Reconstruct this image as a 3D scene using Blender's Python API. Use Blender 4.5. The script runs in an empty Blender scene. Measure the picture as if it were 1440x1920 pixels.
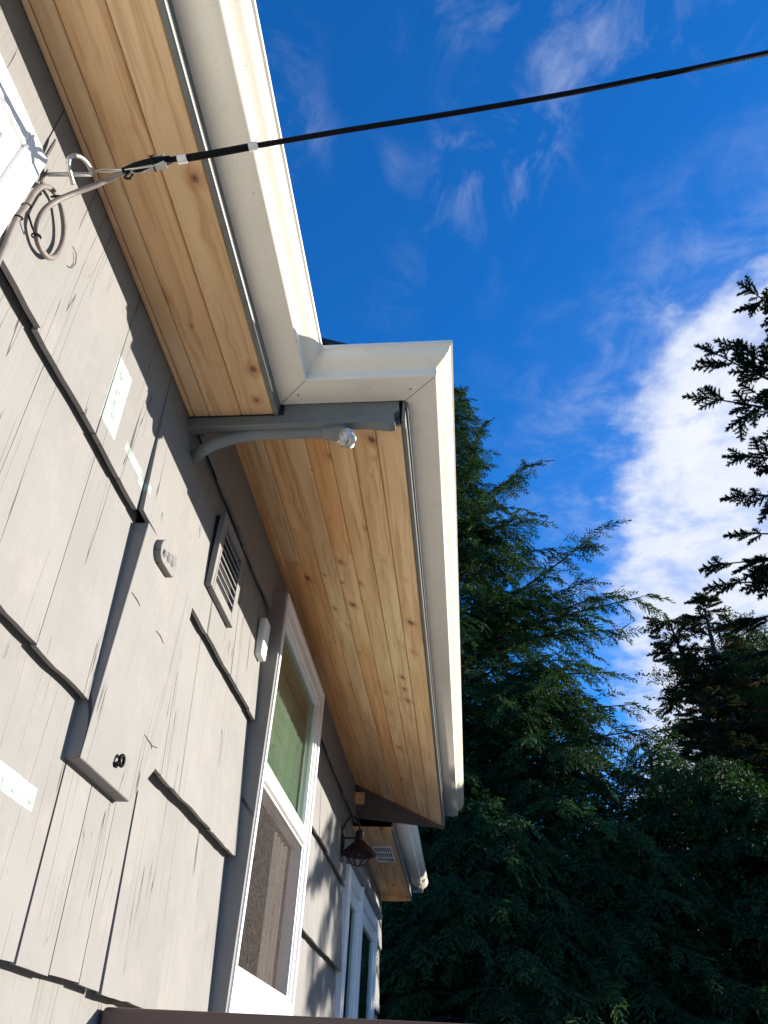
import bpy, math, random
import numpy as np
from mathutils import Vector, Matrix

# ---------------------------------------------------------------- camera, sky, sun, exposure
S = 0.75            # metres per layout unit (1 unit = camera to wall distance)
CZ = 1.36           # eye height above the ground
sc = bpy.context.scene
col = sc.collection
RV = Vector((0.9948928, 0.08990782, 0.04587911))
UV = Vector((0.01935776, -0.61604655, 0.78747186))
FV = Vector((-0.09906355, 0.78256197, 0.61464069))
FPX = 1433.6
cam_d = bpy.data.cameras.new('camera'); cam = bpy.data.objects.new('camera', cam_d); col.objects.link(cam)
RV.normalize(); FV = FV.normalized(); UV = RV.cross(FV)
m = Matrix((RV, UV, -FV)).transposed().to_4x4(); m.translation = Vector((0, 0, CZ))
cam.matrix_world = m
cam_d.sensor_fit = 'HORIZONTAL'; cam_d.sensor_width = 36; cam_d.lens = 36 * FPX / 1440
cam_d.clip_start = 0.02; cam_d.clip_end = 3000
sc.camera = cam

SUN = Vector((1.0, 0.42, 0.28)).normalized()
sun_d = bpy.data.lights.new('sun', 'SUN'); sun_o = bpy.data.objects.new('sun', sun_d); col.objects.link(sun_o)
sun_d.energy = 5.0; sun_d.angle = math.radians(0.5); sun_d.color = (1.0, 0.93, 0.84)
sun_o.rotation_euler = SUN.to_track_quat('Z', 'Y').to_euler()

sc.view_settings.view_transform = 'Standard'; sc.view_settings.look = 'None'
sc.view_settings.exposure = 0.0; sc.view_settings.gamma = 1

world = bpy.data.worlds.new('World'); sc.world = world; world.use_nodes = True
EXPO = 1.0


class NT:
    """tiny node-tree helper"""
    def __init__(s, tree):
        s.t = tree; s.n = tree.nodes; s.l = tree.links
    def new(s, typ, **kw):
        nd = s.n.new(typ)
        for k, v in kw.items():
            setattr(nd, k, v)
        return nd
    def put(s, sock, v):
        if isinstance(v, bpy.types.NodeSocket): s.l.new(v, sock)
        elif v is not None:
            if hasattr(sock.default_value, '__len__') and not hasattr(v, '__len__'): v = [v] * len(sock.default_value)
            if hasattr(sock.default_value, '__len__') and len(sock.default_value) == 4 and len(v) == 3: v = (*v, 1)
            sock.default_value = v
    def math(s, op, a, b=None, c=None, clamp=False):
        nd = s.new('ShaderNodeMath', operation=op, use_clamp=clamp)
        s.put(nd.inputs[0], a)
        if b is not None: s.put(nd.inputs[1], b)
        if c is not None: s.put(nd.inputs[2], c)
        return nd.outputs[0]
    def vmath(s, op, a, b=None):
        nd = s.new('ShaderNodeVectorMath', operation=op)
        s.put(nd.inputs[0], a)
        if b is not None: s.put(nd.inputs[1], b)
        return nd
    def mix(s, fac, a, b, mode='MIX'):
        nd = s.new('ShaderNodeMix', data_type='RGBA', blend_type=mode)
        s.put(nd.inputs[0], fac); s.put(nd.inputs[6], a); s.put(nd.inputs[7], b)
        return nd.outputs[2]
    def noise(s, vec, scale, detail=3, rough=.5, dist=0.0):
        nd = s.new('ShaderNodeTexNoise')
        s.put(nd.inputs['Vector'], vec); nd.inputs['Scale'].default_value = scale
        nd.inputs['Detail'].default_value = detail; nd.inputs['Roughness'].default_value = rough
        nd.inputs['Distortion'].default_value = dist
        return nd.outputs[0]
    def scale(s, vec, sx, sy, sz):
        nd = s.new('ShaderNodeMapping'); s.put(nd.inputs['Vector'], vec)
        nd.inputs['Scale'].default_value = (sx, sy, sz); return nd.outputs[0]
    def step(s, v, a, b, c=0.0, d=1.0):
        nd = s.new('ShaderNodeMapRange', interpolation_type='SMOOTHSTEP')
        s.put(nd.inputs[0], v)
        for i, x in enumerate((a, b, c, d)): nd.inputs[i + 1].default_value = x
        return nd.outputs[0]


def build_world():
    w = NT(world.node_tree); w.n.clear()
    sky = w.new('ShaderNodeTexSky', sky_type='NISHITA', sun_disc=False)
    sky.sun_elevation = math.asin(SUN.z); sky.sun_rotation = math.atan2(SUN.x, SUN.y)
    sky.altitude = 60; sky.air_density = 1.0; sky.dust_density = 0.2; sky.ozone_density = 3.0
    tc = w.new('ShaderNodeTexCoord').outputs['Generated']
    sp = w.new('ShaderNodeSeparateXYZ'); w.put(sp.inputs[0], tc)
    x, y, z = sp.outputs
    zz = w.math('MAXIMUM', z, 0.05)
    px = w.math('DIVIDE', x, zz); py = w.math('DIVIDE', y, zz)
    cb = w.new('ShaderNodeCombineXYZ'); w.put(cb.inputs[0], px); w.put(cb.inputs[1], py)
    P = cb.outputs[0]
    # the big bank of cloud lies to the east of a wavy line on the cloud layer
    a = w.math('MAXIMUM', w.math('SUBTRACT', 0.95, py), 0.0)
    a = w.math('MULTIPLY', w.math('POWER', a, 1.5), .95)
    b = w.math('MULTIPLY', w.math('MAXIMUM', w.math('SUBTRACT', py, 1.3), 0.0), 0.2)
    fld = w.math('SUBTRACT', w.math('SUBTRACT', w.math('SUBTRACT', px, 0.290), a), b)
    n1 = w.noise(P, 5.5, 7, .55, .15); n2 = w.noise(P, 16, 8, .62, .1)
    fld = w.math('ADD', fld, w.math('MULTIPLY', w.math('SUBTRACT', n1, .5), .34))
    fld = w.math('ADD', fld, w.math('MULTIPLY', w.math('SUBTRACT', n2, .5), .14))
    bank = w.math('MULTIPLY', w.step(fld, -.045, .11), w.step(w.noise(P, 6.5, 8, .62, .3), .34, .56, .58, 1.0))
    # faint wisps overhead
    W = w.scale(P, 8.0, 6.0, 1.0)
    wn = w.noise(W, 1.3, 7, .62, .6); wl = w.noise(P, 2.6, 2, .5, 0)
    wis = w.math('MULTIPLY', w.step(wn, .46, .80), w.step(wl, .44, .60))
    wis = w.math('MULTIPLY', w.math('MULTIPLY', wis, .42), w.step(py, .50, .68, 1.0, .2))
    veil = w.math('MULTIPLY', w.step(fld, -.30, .1), w.step(w.noise(P, 9.0, 7, .65, .5), .38, .80, .03, .42))
    mask = w.math('MAXIMUM', w.math('MAXIMUM', bank, wis), veil, clamp=True)
    shade = w.step(w.noise(P, 3.1, 5, .55, .2), .3, .7, 0.55, 1.0)
    cc = w.mix(shade, SKY_CLOUD_SHADE, SKY_CLOUD)
    hs = w.new('ShaderNodeHueSaturation'); hs.inputs['Saturation'].default_value = 1.22; hs.inputs['Hue'].default_value = .492
    w.put(hs.inputs['Color'], sky.outputs[0])
    blue = w.mix(1.0, hs.outputs[0], SKY_TINT, 'MULTIPLY')
    c = w.mix(mask, blue, cc)
    bg = w.new('ShaderNodeBackground'); w.put(bg.inputs[0], c); bg.inputs[1].default_value = SKY_STRENGTH
    out = w.new('ShaderNodeOutputWorld'); w.put(out.inputs[0], bg.outputs[0])


SKY_STRENGTH = 0.094
SKY_TINT = (.30, .98, 1.62)
SKY_CLOUD = (4.9, 5.1, 5.7)
SKY_CLOUD_SHADE = (2.4, 3.1, 4.4)
build_world()
sc.view_settings.exposure = EXPO
sc.cycles.max_bounces = 8; sc.cycles.diffuse_bounces = 5; sc.cycles.transparent_max_bounces = 12

# ---------------------------------------------------------------- helpers
rnd = random.Random(7)

def U(p): return Vector((p[0] * S, p[1] * S, p[2] * S + CZ))

def pt(px, py, x=None, y=None, z=None):
    """layout point where the sight line through a photo pixel meets a plane of the place"""
    d = FV + RV * ((px - 720) / FPX) - UV * ((py - 960) / FPX)
    k = x / d.x if x is not None else (y / d.y if y is not None else z / d.z)
    return (d.x * k, d.y * k, d.z * k)


def tag(o, label=None, cat=None, group=None, kind=None):
    if label: o['label'] = label
    if cat: o['category'] = cat
    if group: o['group'] = group
    if kind: o['kind'] = kind
    return o


def empty(name, p, label, cat, group=None):
    o = bpy.data.objects.new(name, None); col.objects.link(o); o.location = U(p)
    o.empty_display_size = .1
    return tag(o, label, cat, group)


def origin_of(o):
    v = Vector((0, 0, 0))
    while o is not None: v = v + o.location; o = o.parent
    return v


class MB:
    def __init__(s): s.v = []; s.f = []; s.r = []
    def add(s, vs, fs, r=None):
        n = len(s.v); r = rnd.random() if r is None else r
        s.v += [tuple(p) for p in vs]
        for f in fs: s.f.append(tuple(i + n for i in f)); s.r.append(r)
        return s
    def box(s, x0, x1, y0, y1, z0, z1, r=None):
        v = [(x, y, z) for x in (x0, x1) for y in (y0, y1) for z in (z0, z1)]
        return s.add(v, [(0, 1, 3, 2), (4, 6, 7, 5), (0, 4, 5, 1), (2, 3, 7, 6), (0, 2, 6, 4), (1, 5, 7, 3)], r)
    def hexa(s, lo, hi, r=None):
        """lo, hi: four points each, same winding"""
        return s.add(list(lo) + list(hi), [(3, 2, 1, 0), (4, 5, 6, 7), (0, 1, 5, 4), (1, 2, 6, 5), (2, 3, 7, 6), (3, 0, 4, 7)], r)
    def prism(s, poly, axis, a, b, r=None):
        """poly: list of 2-D points in the two other axes"""
        def mk(p, t):
            q = list(p); q.insert(axis, t); return tuple(q)
        n = len(poly); vs = [mk(p, a) for p in poly] + [mk(p, b) for p in poly]
        fs = [tuple(range(n))[::-1], tuple(range(n, 2 * n))] + [(i, (i + 1) % n, n + (i + 1) % n, n + i) for i in range(n)]
        return s.add(vs, fs, r)
    def tube(s, path, rad, n=10, closed=False, caps=True, r=None):
        P = [Vector(p) for p in path]; m_ = len(P)
        if not hasattr(rad, '__len__'): rad = [rad] * m_
        vs = []; prev = None
        for i, p in enumerate(P):
            if closed: t = (P[(i + 1) % m_] - P[i - 1])
            else: t = P[min(i + 1, m_ - 1)] - P[max(i - 1, 0)]
            t.normalize()
            if prev is None:
                a = t.cross(Vector((0.31, 0.2, .93)));
                if a.length < .05: a = t.cross(Vector((1, 0, 0)))
                a.normalize()
            else:
                a = prev - t * prev.dot(t); a.normalize()
            prev = a; b = t.cross(a)
            for k in range(n):
                w_ = 2 * math.pi * k / n
                vs.append(p + (a * math.cos(w_) + b * math.sin(w_)) * rad[i])
        fs = []
        for i in range(m_ if closed else m_ - 1):
            j = (i + 1) % m_
            for k in range(n):
                l = (k + 1) % n
                fs.append((i * n + k, i * n + l, j * n + l, j * n + k))
        if caps and not closed: fs += [tuple(range(n))[::-1], tuple((m_ - 1) * n + k for k in range(n))]
        return s.add(vs, fs, r)
    def lathe(s, prof, c, axis=2, n=28, r=None):
        vs = []; fs = []
        for (rr, h) in prof:
            for k in range(n):
                a = 2 * math.pi * k / n; q = [rr * math.cos(a), rr * math.sin(a)]; q.insert(axis, h)
                vs.append((c[0] + q[0], c[1] + q[1], c[2] + q[2]))
        for i in range(len(prof) - 1):
            for k in range(n):
                l = (k + 1) % n
                fs.append((i * n + k, i * n + l, (i + 1) * n + l, (i + 1) * n + k))
        return s.add(vs, fs, r)
    def build(s, name, mat, parent=None, smooth=False, bevel=0, seg=2, solid=0):
        me = bpy.data.meshes.new(name)
        W = [U(p) for p in s.v]
        if parent is not None: o0 = origin_of(parent)
        else:
            lo = Vector([min(p[i] for p in W) for i in range(3)]); hi = Vector([max(p[i] for p in W) for i in range(3)])
            o0 = Vector(((lo.x + hi.x) / 2, (lo.y + hi.y) / 2, lo.z))
        me.from_pydata([p - o0 for p in W], [], s.f)
        at = me.attributes.new('rnd', 'FLOAT', 'FACE'); at.data.foreach_set('value', s.r)
        me.materials.append(mat)
        import bmesh
        bm = bmesh.new(); bm.from_mesh(me); bmesh.ops.recalc_face_normals(bm, faces=bm.faces[:]); bm.to_mesh(me); bm.free()
        if smooth:
            for p in me.polygons: p.use_smooth = True
            if smooth is not True: me.set_sharp_from_angle(angle=math.radians(smooth))
        o = bpy.data.objects.new(name, me); col.objects.link(o)
        if parent is None: o.location = o0
        else: o.parent = parent
        if solid:
            md = o.modifiers.new('s', 'SOLIDIFY'); md.thickness = solid; md.offset = 0
        if bevel:
            md = o.modifiers.new('b', 'BEVEL'); md.width = bevel; md.segments = seg; md.limit_method = 'ANGLE'; md.angle_limit = math.radians(40)
        return o


def spline(pts, n=8):
    """Catmull-Rom through pts"""
    P = [Vector(p) for p in pts]; P = [P[0] * 2 - P[1]] + P + [P[-1] * 2 - P[-2]]
    out = []
    for i in range(1, len(P) - 2):
        for k in range(n):
            t = k / n
            out.append(.5 * ((2 * P[i]) + (P[i + 1] - P[i - 1]) * t + (2 * P[i - 1] - 5 * P[i] + 4 * P[i + 1] - P[i + 2]) * t * t
                             + (3 * P[i] - P[i - 1] - 3 * P[i + 1] + P[i + 2]) * t ** 3))
    out.append(P[-2]); return out

# ---------------------------------------------------------------- materials
def mat(name, base=(.5, .5, .5), rough=.6, metal=0.0, fn=None, spec=.5):
    m_ = bpy.data.materials.new(name); m_.use_nodes = True
    w = NT(m_.node_tree); bs = w.n['Principled BSDF']
    bs.inputs['Base Color'].default_value = (*base, 1); bs.inputs['Roughness'].default_value = rough
    bs.inputs['Metallic'].default_value = metal; bs.inputs['Specular IOR Level'].default_value = spec
    if fn: fn(w, bs)
    return m_

def objco(w): return w.new('ShaderNodeTexCoord').outputs['Object']
def attr(w, nm='rnd'): return w.new('ShaderNodeAttribute', attribute_name=nm).outputs['Fac']
def bump(w, bs, h, strength=.3, dist=.002):
    b = w.new('ShaderNodeBump'); b.inputs['Strength'].default_value = strength; b.inputs['Distance'].default_value = dist
    w.put(b.inputs['Height'], h); w.put(bs.inputs['Normal'], b.outputs[0])

def offset_by_rnd(w, v, k=13.7):
    r = attr(w); cb = w.new('ShaderNodeCombineXYZ')
    for i, q in enumerate((k, k * 1.7, k * .6)): w.put(cb.inputs[i], w.math('MULTIPLY', r, q))
    return w.vmath('ADD', v, cb.outputs[0]).outputs[0], r

def painted_shake(base, dirt=1.0, patches=()):
    def fn(w, bs):
        co = objco(w); v, r = offset_by_rnd(w, co)
        # long vertical checks in the cedar, painted over but dark inside
        n = w.noise(w.scale(v, 1, 9.0, .32), 2.6, 2, .4, .0)
        d = w.math('ABSOLUTE', w.math('SUBTRACT', n, .5))
        gate = w.step(w.noise(w.scale(v, 1, 7, 2.2), 1.7, 2), .47, .56)
        crack = w.math('MULTIPLY', w.step(d, .0012, .0046, 1, 0), gate)
        # small flakes and old nail marks
        fl = w.step(w.noise(w.scale(v, 1, 1.3, .5), 34, 3, .6), .715, .75)
        stri = w.noise(w.scale(v, 1, 26, 1.0), 4, 4, .6)
        mott = w.noise(v, 3.0, 4, .6)
        c = w.mix(w.step(mott, .3, .7), [x * .92 for x in base], [x * 1.06 for x in base])
        c = w.mix(w.math('MULTIPLY', w.step(w.noise(v, 9, 5, .7), .50, .72), .34 * dirt), c, (.30, .26, .23))
        c = w.mix(w.math('MULTIPLY', w.math('SUBTRACT', r, .5, clamp=True), .16), c, (.30, .29, .29))
        sc_ = w.math('MULTIPLY', w.step(w.noise(w.scale(v, 1, 2.4, .45), 13, 5, .75), .64, .70), w.step(w.noise(v, 2.3, 2), .50, .62))
        c = w.mix(w.math('MULTIPLY', sc_, .24 * dirt), c, (.10, .085, .075))
        c = w.mix(w.math('MULTIPLY', w.step(stri, .35, .7), .07), c, [x * .6 for x in base])
        c = w.mix(w.math('MULTIPLY', fl, .7 * dirt), c, (.12, .10, .09))
        c = w.mix(w.math('MULTIPLY', crack, .9), c, (.035, .03, .028))
        w.put(bs.inputs['Base Color'], c)
        if patches:
            sp = w.new('ShaderNodeSeparateXYZ'); w.put(sp.inputs[0], co); pm = None
            for (ya, yb, za, zb) in patches:
                e = 0.0; ok = None
                for (sk, lo_, hi_) in ((sp.outputs[1], (ya - 5) * S, (yb - 5) * S), (sp.outputs[2], za * S + CZ, zb * S + CZ)):
                    q = w.math('MULTIPLY', w.math('GREATER_THAN', sk, lo_), w.math('LESS_THAN', sk, hi_)); ok = q if ok is None else w.math('MULTIPLY', ok, q)
                pm = ok if pm is None else w.math('MAXIMUM', pm, ok)
            sm_ = w.step(w.noise(co, 48, 6, .8), .57, .63)
            c = w.mix(pm, c, w.mix(w.math('MULTIPLY', sm_, .8), (.29, .355, .32), (.12, .11, .09)))
            w.put(bs.inputs['Base Color'], c)
        h = w.math('ADD', w.math('MULTIPLY', stri, 1.3), w.math('MULTIPLY', w.noise(v, 60, 3, .6), .35))
        h = w.math('SUBTRACT', h, w.math('MULTIPLY', crack, 2.0))
        bump(w, bs, h, .8, .0020)
    return fn

def pine(w, bs):
    co = objco(w); v, r = offset_by_rnd(w, co, 9.1)
    vk = w.scale(v, 12.5, 10.0, 0.001)
    vo = w.new('ShaderNodeTexVoronoi', feature='F1'); w.put(vo.inputs['Vector'], vk); vo.inputs['Scale'].default_value = 1.0
    dk = vo.outputs['Distance']; sel = w.new('ShaderNodeSeparateColor'); w.put(sel.inputs[0], vo.outputs['Color'])
    siz = w.math('MULTIPLY', w.step(sel.outputs[0], .48, 1.0, .045, .19), w.math('GREATER_THAN', sel.outputs[0], .48))                # only some cells hold a knot
    kn = w.math('DIVIDE', dk, w.math('ADD', siz, .0005))
    knot = w.step(kn, .55, 1.0, 1, 0)
    halo = w.math('MULTIPLY', w.step(kn, .8, 2.4, 1, 0), w.math('GREATER_THAN', siz, .01))
    warp = w.math('MULTIPLY', w.step(dk, .0, .5, 1, 0), .010)
    cb = w.new('ShaderNodeCombineXYZ'); w.put(cb.inputs[0], warp)
    g = w.vmath('ADD', v, cb.outputs[0]).outputs[0]
    g1 = w.noise(w.scale(g, 1, .045, .5), 55, 4, .55, .6)
    g2 = w.noise(w.scale(g, 1, .03, .5), 190, 2, .6, .2)
    band = w.noise(w.scale(g, 1, .09, .5), 13, 2, .5, .5)
    c = w.mix(w.step(band, .3, .7), (.68, .42, .20), (.84, .60, .335))
    c = w.mix(w.math('MULTIPLY', w.step(g1, .48, .66), .5), c, (.44, .215, .085))
    c = w.mix(w.math('MULTIPLY', w.step(g2, .5, .8), .25), c, (.40, .20, .09))
    hue = w.mix(r, (.98, .80, .62), (.98, 1.02, 1.05))
    c = w.mix(1.0, c, hue, 'MULTIPLY')
    c = w.mix(w.math('MULTIPLY', halo, .55), c, (.42, .15, .05))
    ring = w.step(w.math('SINE', w.math('MULTIPLY', kn, 16.0)), -.5, .9, .75, 1.0)
    c = w.mix(w.math('MULTIPLY', w.math('MULTIPLY', knot, ring), .95), c, (.10, .032, .014))
    w.put(bs.inputs['Base Color'], c); bs.inputs['Roughness'].default_value = .55
    bump(w, bs, g1, .12, .001)

def metal_paint(base, rough=.42):
    def fn(w, bs):
        co = objco(w)
        n = w.noise(co, 7, 4, .6); s_ = w.noise(w.scale(co, 1, .15, 1), 40, 3, .6)
        c = w.mix(w.step(n, .35, .75), base, [x * .93 for x in base])
        st = w.math('MULTIPLY', w.step(w.noise(w.scale(co, 1.0, 1.0, .08), 16, 4, .7), .56, .74), .16)
        c = w.mix(st, c, (.40, .34, .26))
        sp = w.step(w.noise(co, 95, 2, .5), .72, .75)
        c = w.mix(w.math('MULTIPLY', sp, .55), c, (.16, .13, .10))
        w.put(bs.inputs['Base Color'], c); w.put(bs.inputs['Roughness'], w.step(s_, .2, .8, rough - .08, rough + .14))
        bump(w, bs, w.noise(co, 3.5, 2, .5), .12, .004)
    return fn

def dirty(base, dark, scale=9, amt=.5, rough=.6, bs_=.25):
    def fn(w, bs):
        co = objco(w); n = w.noise(co, scale, 5, .65)
        w.put(bs.inputs['Base Color'], w.mix(w.math('MULTIPLY', w.step(n, .45, .75), amt), base, dark))
        bs.inputs['Roughness'].default_value = rough
        bump(w, bs, w.noise(co, scale * 6, 4, .6), bs_, .0015)
    return fn

M = {}
WALLC = (.214, .206, .190)
M['siding'] = mat('painted_cedar_siding', rough=.72, fn=painted_shake(WALLC))
PATCHES = [(1.405, 1.505, 1.457, 1.712), (1.57, 1.72, 1.488, 1.522), (1.70, 1.765, 1.470, 1.500), (1.2, 1.712, .495, .548)]
M['siding_patched'] = mat('painted_cedar_siding_with_bare_patches', rough=.72, fn=painted_shake(WALLC, 1.0, PATCHES))
M['pine'] = mat('pine_boards', rough=.55, fn=pine)
M['grey_trim'] = mat('grey_trim_paint', rough=.6, fn=dirty((.16, .175, .175), (.09, .09, .085), 14, .5, .6))
M['gutter'] = mat('gutter_enamel', fn=metal_paint((.85, .79, .66)))
M['white'] = mat('white_vinyl', fn=dirty((.80, .79, .77), (.62, .58, .53), 6, .35, .35, .05))
M['core'] = mat('sheathing_dark', rough=.9, fn=dirty((.05, .045, .04), (.02, .02, .02)))
M['roofing'] = mat('asphalt_roofing', rough=.95, fn=dirty((.035, .035, .04), (.07, .065, .06), 60, .6, .95, .8))
M['dark_trim'] = mat('dark_brown_trim', rough=.6, fn=dirty((.10, .085, .08), (.05, .04, .035), 12, .5))
M['black'] = mat('black_plastic', rough=.65, spec=.12, fn=dirty((.004, .004, .005), (.010, .009, .009), 30, .4, .55, .3))
M['bronze'] = mat('bronze_lamp_metal', rough=.45, metal=.5, fn=dirty((.045, .022, .024), (.02, .012, .012), 20, .5, .4, .1))
M['steel'] = mat('galvanised_steel', rough=.42, metal=.75, fn=dirty((.55, .54, .50), (.30, .28, .26), 40, .6, .42, .3))
M['cable_grey'] = mat('grey_cable_jacket', rough=.55, fn=dirty((.20, .17, .15), (.09, .08, .08), 30, .6, .55, .3))
M['pipe'] = mat('painted_conduit', rough=.55, fn=dirty((.19, .205, .205), (.14, .14, .135), 10, .5, .55, .15))
M['rail'] = mat('brown_composite_rail', rough=.5, fn=dirty((.17, .098, .072), (.13, .075, .058), 6, .6, .5, .1))
M['mint'] = mat('bare_mint_primer', rough=.6, fn=dirty((.68, .80, .74), (.28, .27, .24), 55, .38, .6, .2))
M['hole'] = mat('dark_opening', (.004, .004, .004), .9)
M['tape'] = mat('foil_tape', rough=.35, metal=.7, fn=dirty((.60, .58, .52), (.22, .2, .18), 45, .7, .35, .9))
M['label'] = mat('white_cable_label', rough=.5, fn=dirty((.72, .70, .66), (.4, .38, .35), 60, .4))
M['mark'] = mat('dark_plate_marks', (.05, .03, .04), .5)

def glass_fn(w, bs):
    w.n.remove(bs)
    out = [n for n in w.n if n.type == 'OUTPUT_MATERIAL'][0]
    tr = w.new('ShaderNodeBsdfTransparent'); tr.inputs[0].default_value = (.86, .95, .88, 1)
    gl = w.new('ShaderNodeBsdfGlossy'); gl.inputs['Roughness'].default_value = .02
    lw = w.new('ShaderNodeFresnel'); lw.inputs[0].default_value = 1.55
    mx = w.new('ShaderNodeMixShader'); w.put(mx.inputs[0], w.math('MULTIPLY', lw.outputs[0], .75))
    w.l.new(tr.outputs[0], mx.inputs[1]); w.l.new(gl.outputs[0], mx.inputs[2]); w.l.new(mx.outputs[0], out.inputs[0])
M['glass'] = mat('window_glass', fn=glass_fn)

def screen_fn(w, bs):
    co = objco(w)
    n = w.noise(w.scale(co, 1, 1, .35), 260, 2, .6)
    w.put(bs.inputs['Base Color'], w.mix(w.step(n, .3, .7), (.016, .013, .011), (.085, .066, .054)))
    bs.inputs['Roughness'].default_value = .8
    w.put(bs.inputs['Alpha'], w.step(n, .25, .75, .12, .38))
M['screen'] = mat('insect_screen', fn=screen_fn)

def curtain_fn(c1, c2, s_):
    def fn(w, bs):
        co = objco(w)
        n = w.noise(w.scale(co, 1, 1, .09), s_, 3, .55, .5)
        w.put(bs.inputs['Base Color'], w.mix(w.step(n, .35, .65), c1, c2)); bs.inputs['Roughness'].default_value = .85
        bump(w, bs, n, .5, .01)
    return fn
M['curtain_green'] = mat('green_sheer', fn=curtain_fn((.25, .285, .24), (.34, .38, .325), 16))
M['curtain_brown'] = mat('brown_curtain', fn=curtain_fn((.10, .08, .065), (.16, .13, .105), 30))
def blind_fn(w, bs):
    co = objco(w); sp = w.new('ShaderNodeSeparateXYZ'); w.put(sp.inputs[0], co)
    sn = w.math('SINE', w.math('MULTIPLY', sp.outputs[2], 300.0))
    w.put(bs.inputs['Base Color'], w.mix(w.step(sn, -.2, .3), (.02, .04, .04), (.17, .21, .20)))
M['blind'] = mat('slatted_blind', rough=.6, fn=blind_fn)

def ground_fn(w, bs):
    co = objco(w); n = w.noise(co, .35, 5, .6); d = w.new('ShaderNodeVectorMath', operation='LENGTH'); w.put(d.inputs[0], co)
    near = w.step(w.math('ADD', d.outputs['Value'], w.math('MULTIPLY', w.noise(co, .6, 3), 2.0)), 16.0, 18.0)
    pale = w.mix(w.noise(co, 22, 5, .7), (.62, .55, .45), (.52, .46, .37))  # unseen pale ground, toned and widened to bounce light up to the soffits
    grass = w.mix(n, (.055, .085, .025), (.10, .11, .04))
    w.put(bs.inputs['Base Color'], w.mix(near, pale, grass)); bs.inputs['Roughness'].default_value = .9
M['ground'] = mat('bounce_ground_and_grass', fn=ground_fn)
def deck_fn(w, bs):
    co = objco(w); sp = w.new('ShaderNodeSeparateXYZ'); w.put(sp.inputs[0], co)
    gap = w.step(w.math('PINGPONG', sp.outputs[1], .07), .0, .004)
    n = w.noise(w.scale(co, .2, 4, 1), 12, 4, .6)
    w.put(bs.inputs['Base Color'], w.mix(gap, (.03, .02, .02), w.mix(n, (.56, .50, .42), (.48, .41, .34)))); bs.inputs['Roughness'].default_value = .7
M['deck'] = mat('deck_boards', fn=deck_fn)

# ---------------------------------------------------------------- ground
g = MB(); g.add([(-800, -800, -CZ / S), (800, -800, -CZ / S), (800, 1200, -CZ / S), (-800, 1200, -CZ / S)], [(0, 1, 2, 3)])
go = g.build('ground', M['ground']); tag(go, kind='structure')
go.data.transform(Matrix.Translation(go.location)); go.location = (0, 0, 0)

# ---------------------------------------------------------------- house
house = empty('house', (-1, 5, -CZ / S), 'grey shingled house with new pine soffits, pale gutters and a jogged eave', 'house')
ZD = -.86 / S                     # deck level in layout units
K = [-1.58, -.982, -.388, .2056, .7993, 1.393, 1.985, 2.33]       # butt lines of the shingle courses
SOF1 = 1.996; FB1 = 1.975; ZB = 2.045; GH = .115; GW = .1125; GT = .174
XI1 = -.657; XI2 = -.19; YC = 1.944; YE = 6.95; YH = 9.68
def sof2z(x): return 1.955 + .45 * (-.213 - x)
WY0, WY1, WZ0, WZ1 = 3.36, 4.62, .20, 2.11      # window opening
DY0, DY1, DZ1 = 6.62, 9.0, 1.62                  # door opening
holes = [(WY0, WY1, WZ0, WZ1), (DY0, DY1, -2, DZ1), (-.6, .835, -.2, 1.70)]
BRK = {6: [-2.0, -1.4, -.9, -.3, .3, .56, .95, 1.30, 1.70, 2.03, 2.30, 2.75, 3.05, 3.36],
       5: [-2.0, -1.5, -.9, -.6, -.1, .4, .835, 1.06, 1.41, 1.585, 1.74, 2.05, 2.50, 2.86, 3.20, 3.36],
       4: [-2.0, -1.3, -.6, -.2, .45, .835, 1.16, 1.485, 1.80, 2.27, 2.345, 2.53, 2.93, 3.30, 3.36],
       3: [-2.0, -1.4, -.6, .1, .5, .835, 1.21, 1.63, 1.812, 1.975, 2.145, 2.285, 2.73, 3.01, 3.32, 3.36],
       2: [-2.0, -1.2, -.6, 0.2, .6, 1.0, 1.45, 1.8, 2.0, 2.37, 2.7, 3.0, 3.36]}
wall = MB()
r2 = random.Random(11)
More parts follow.
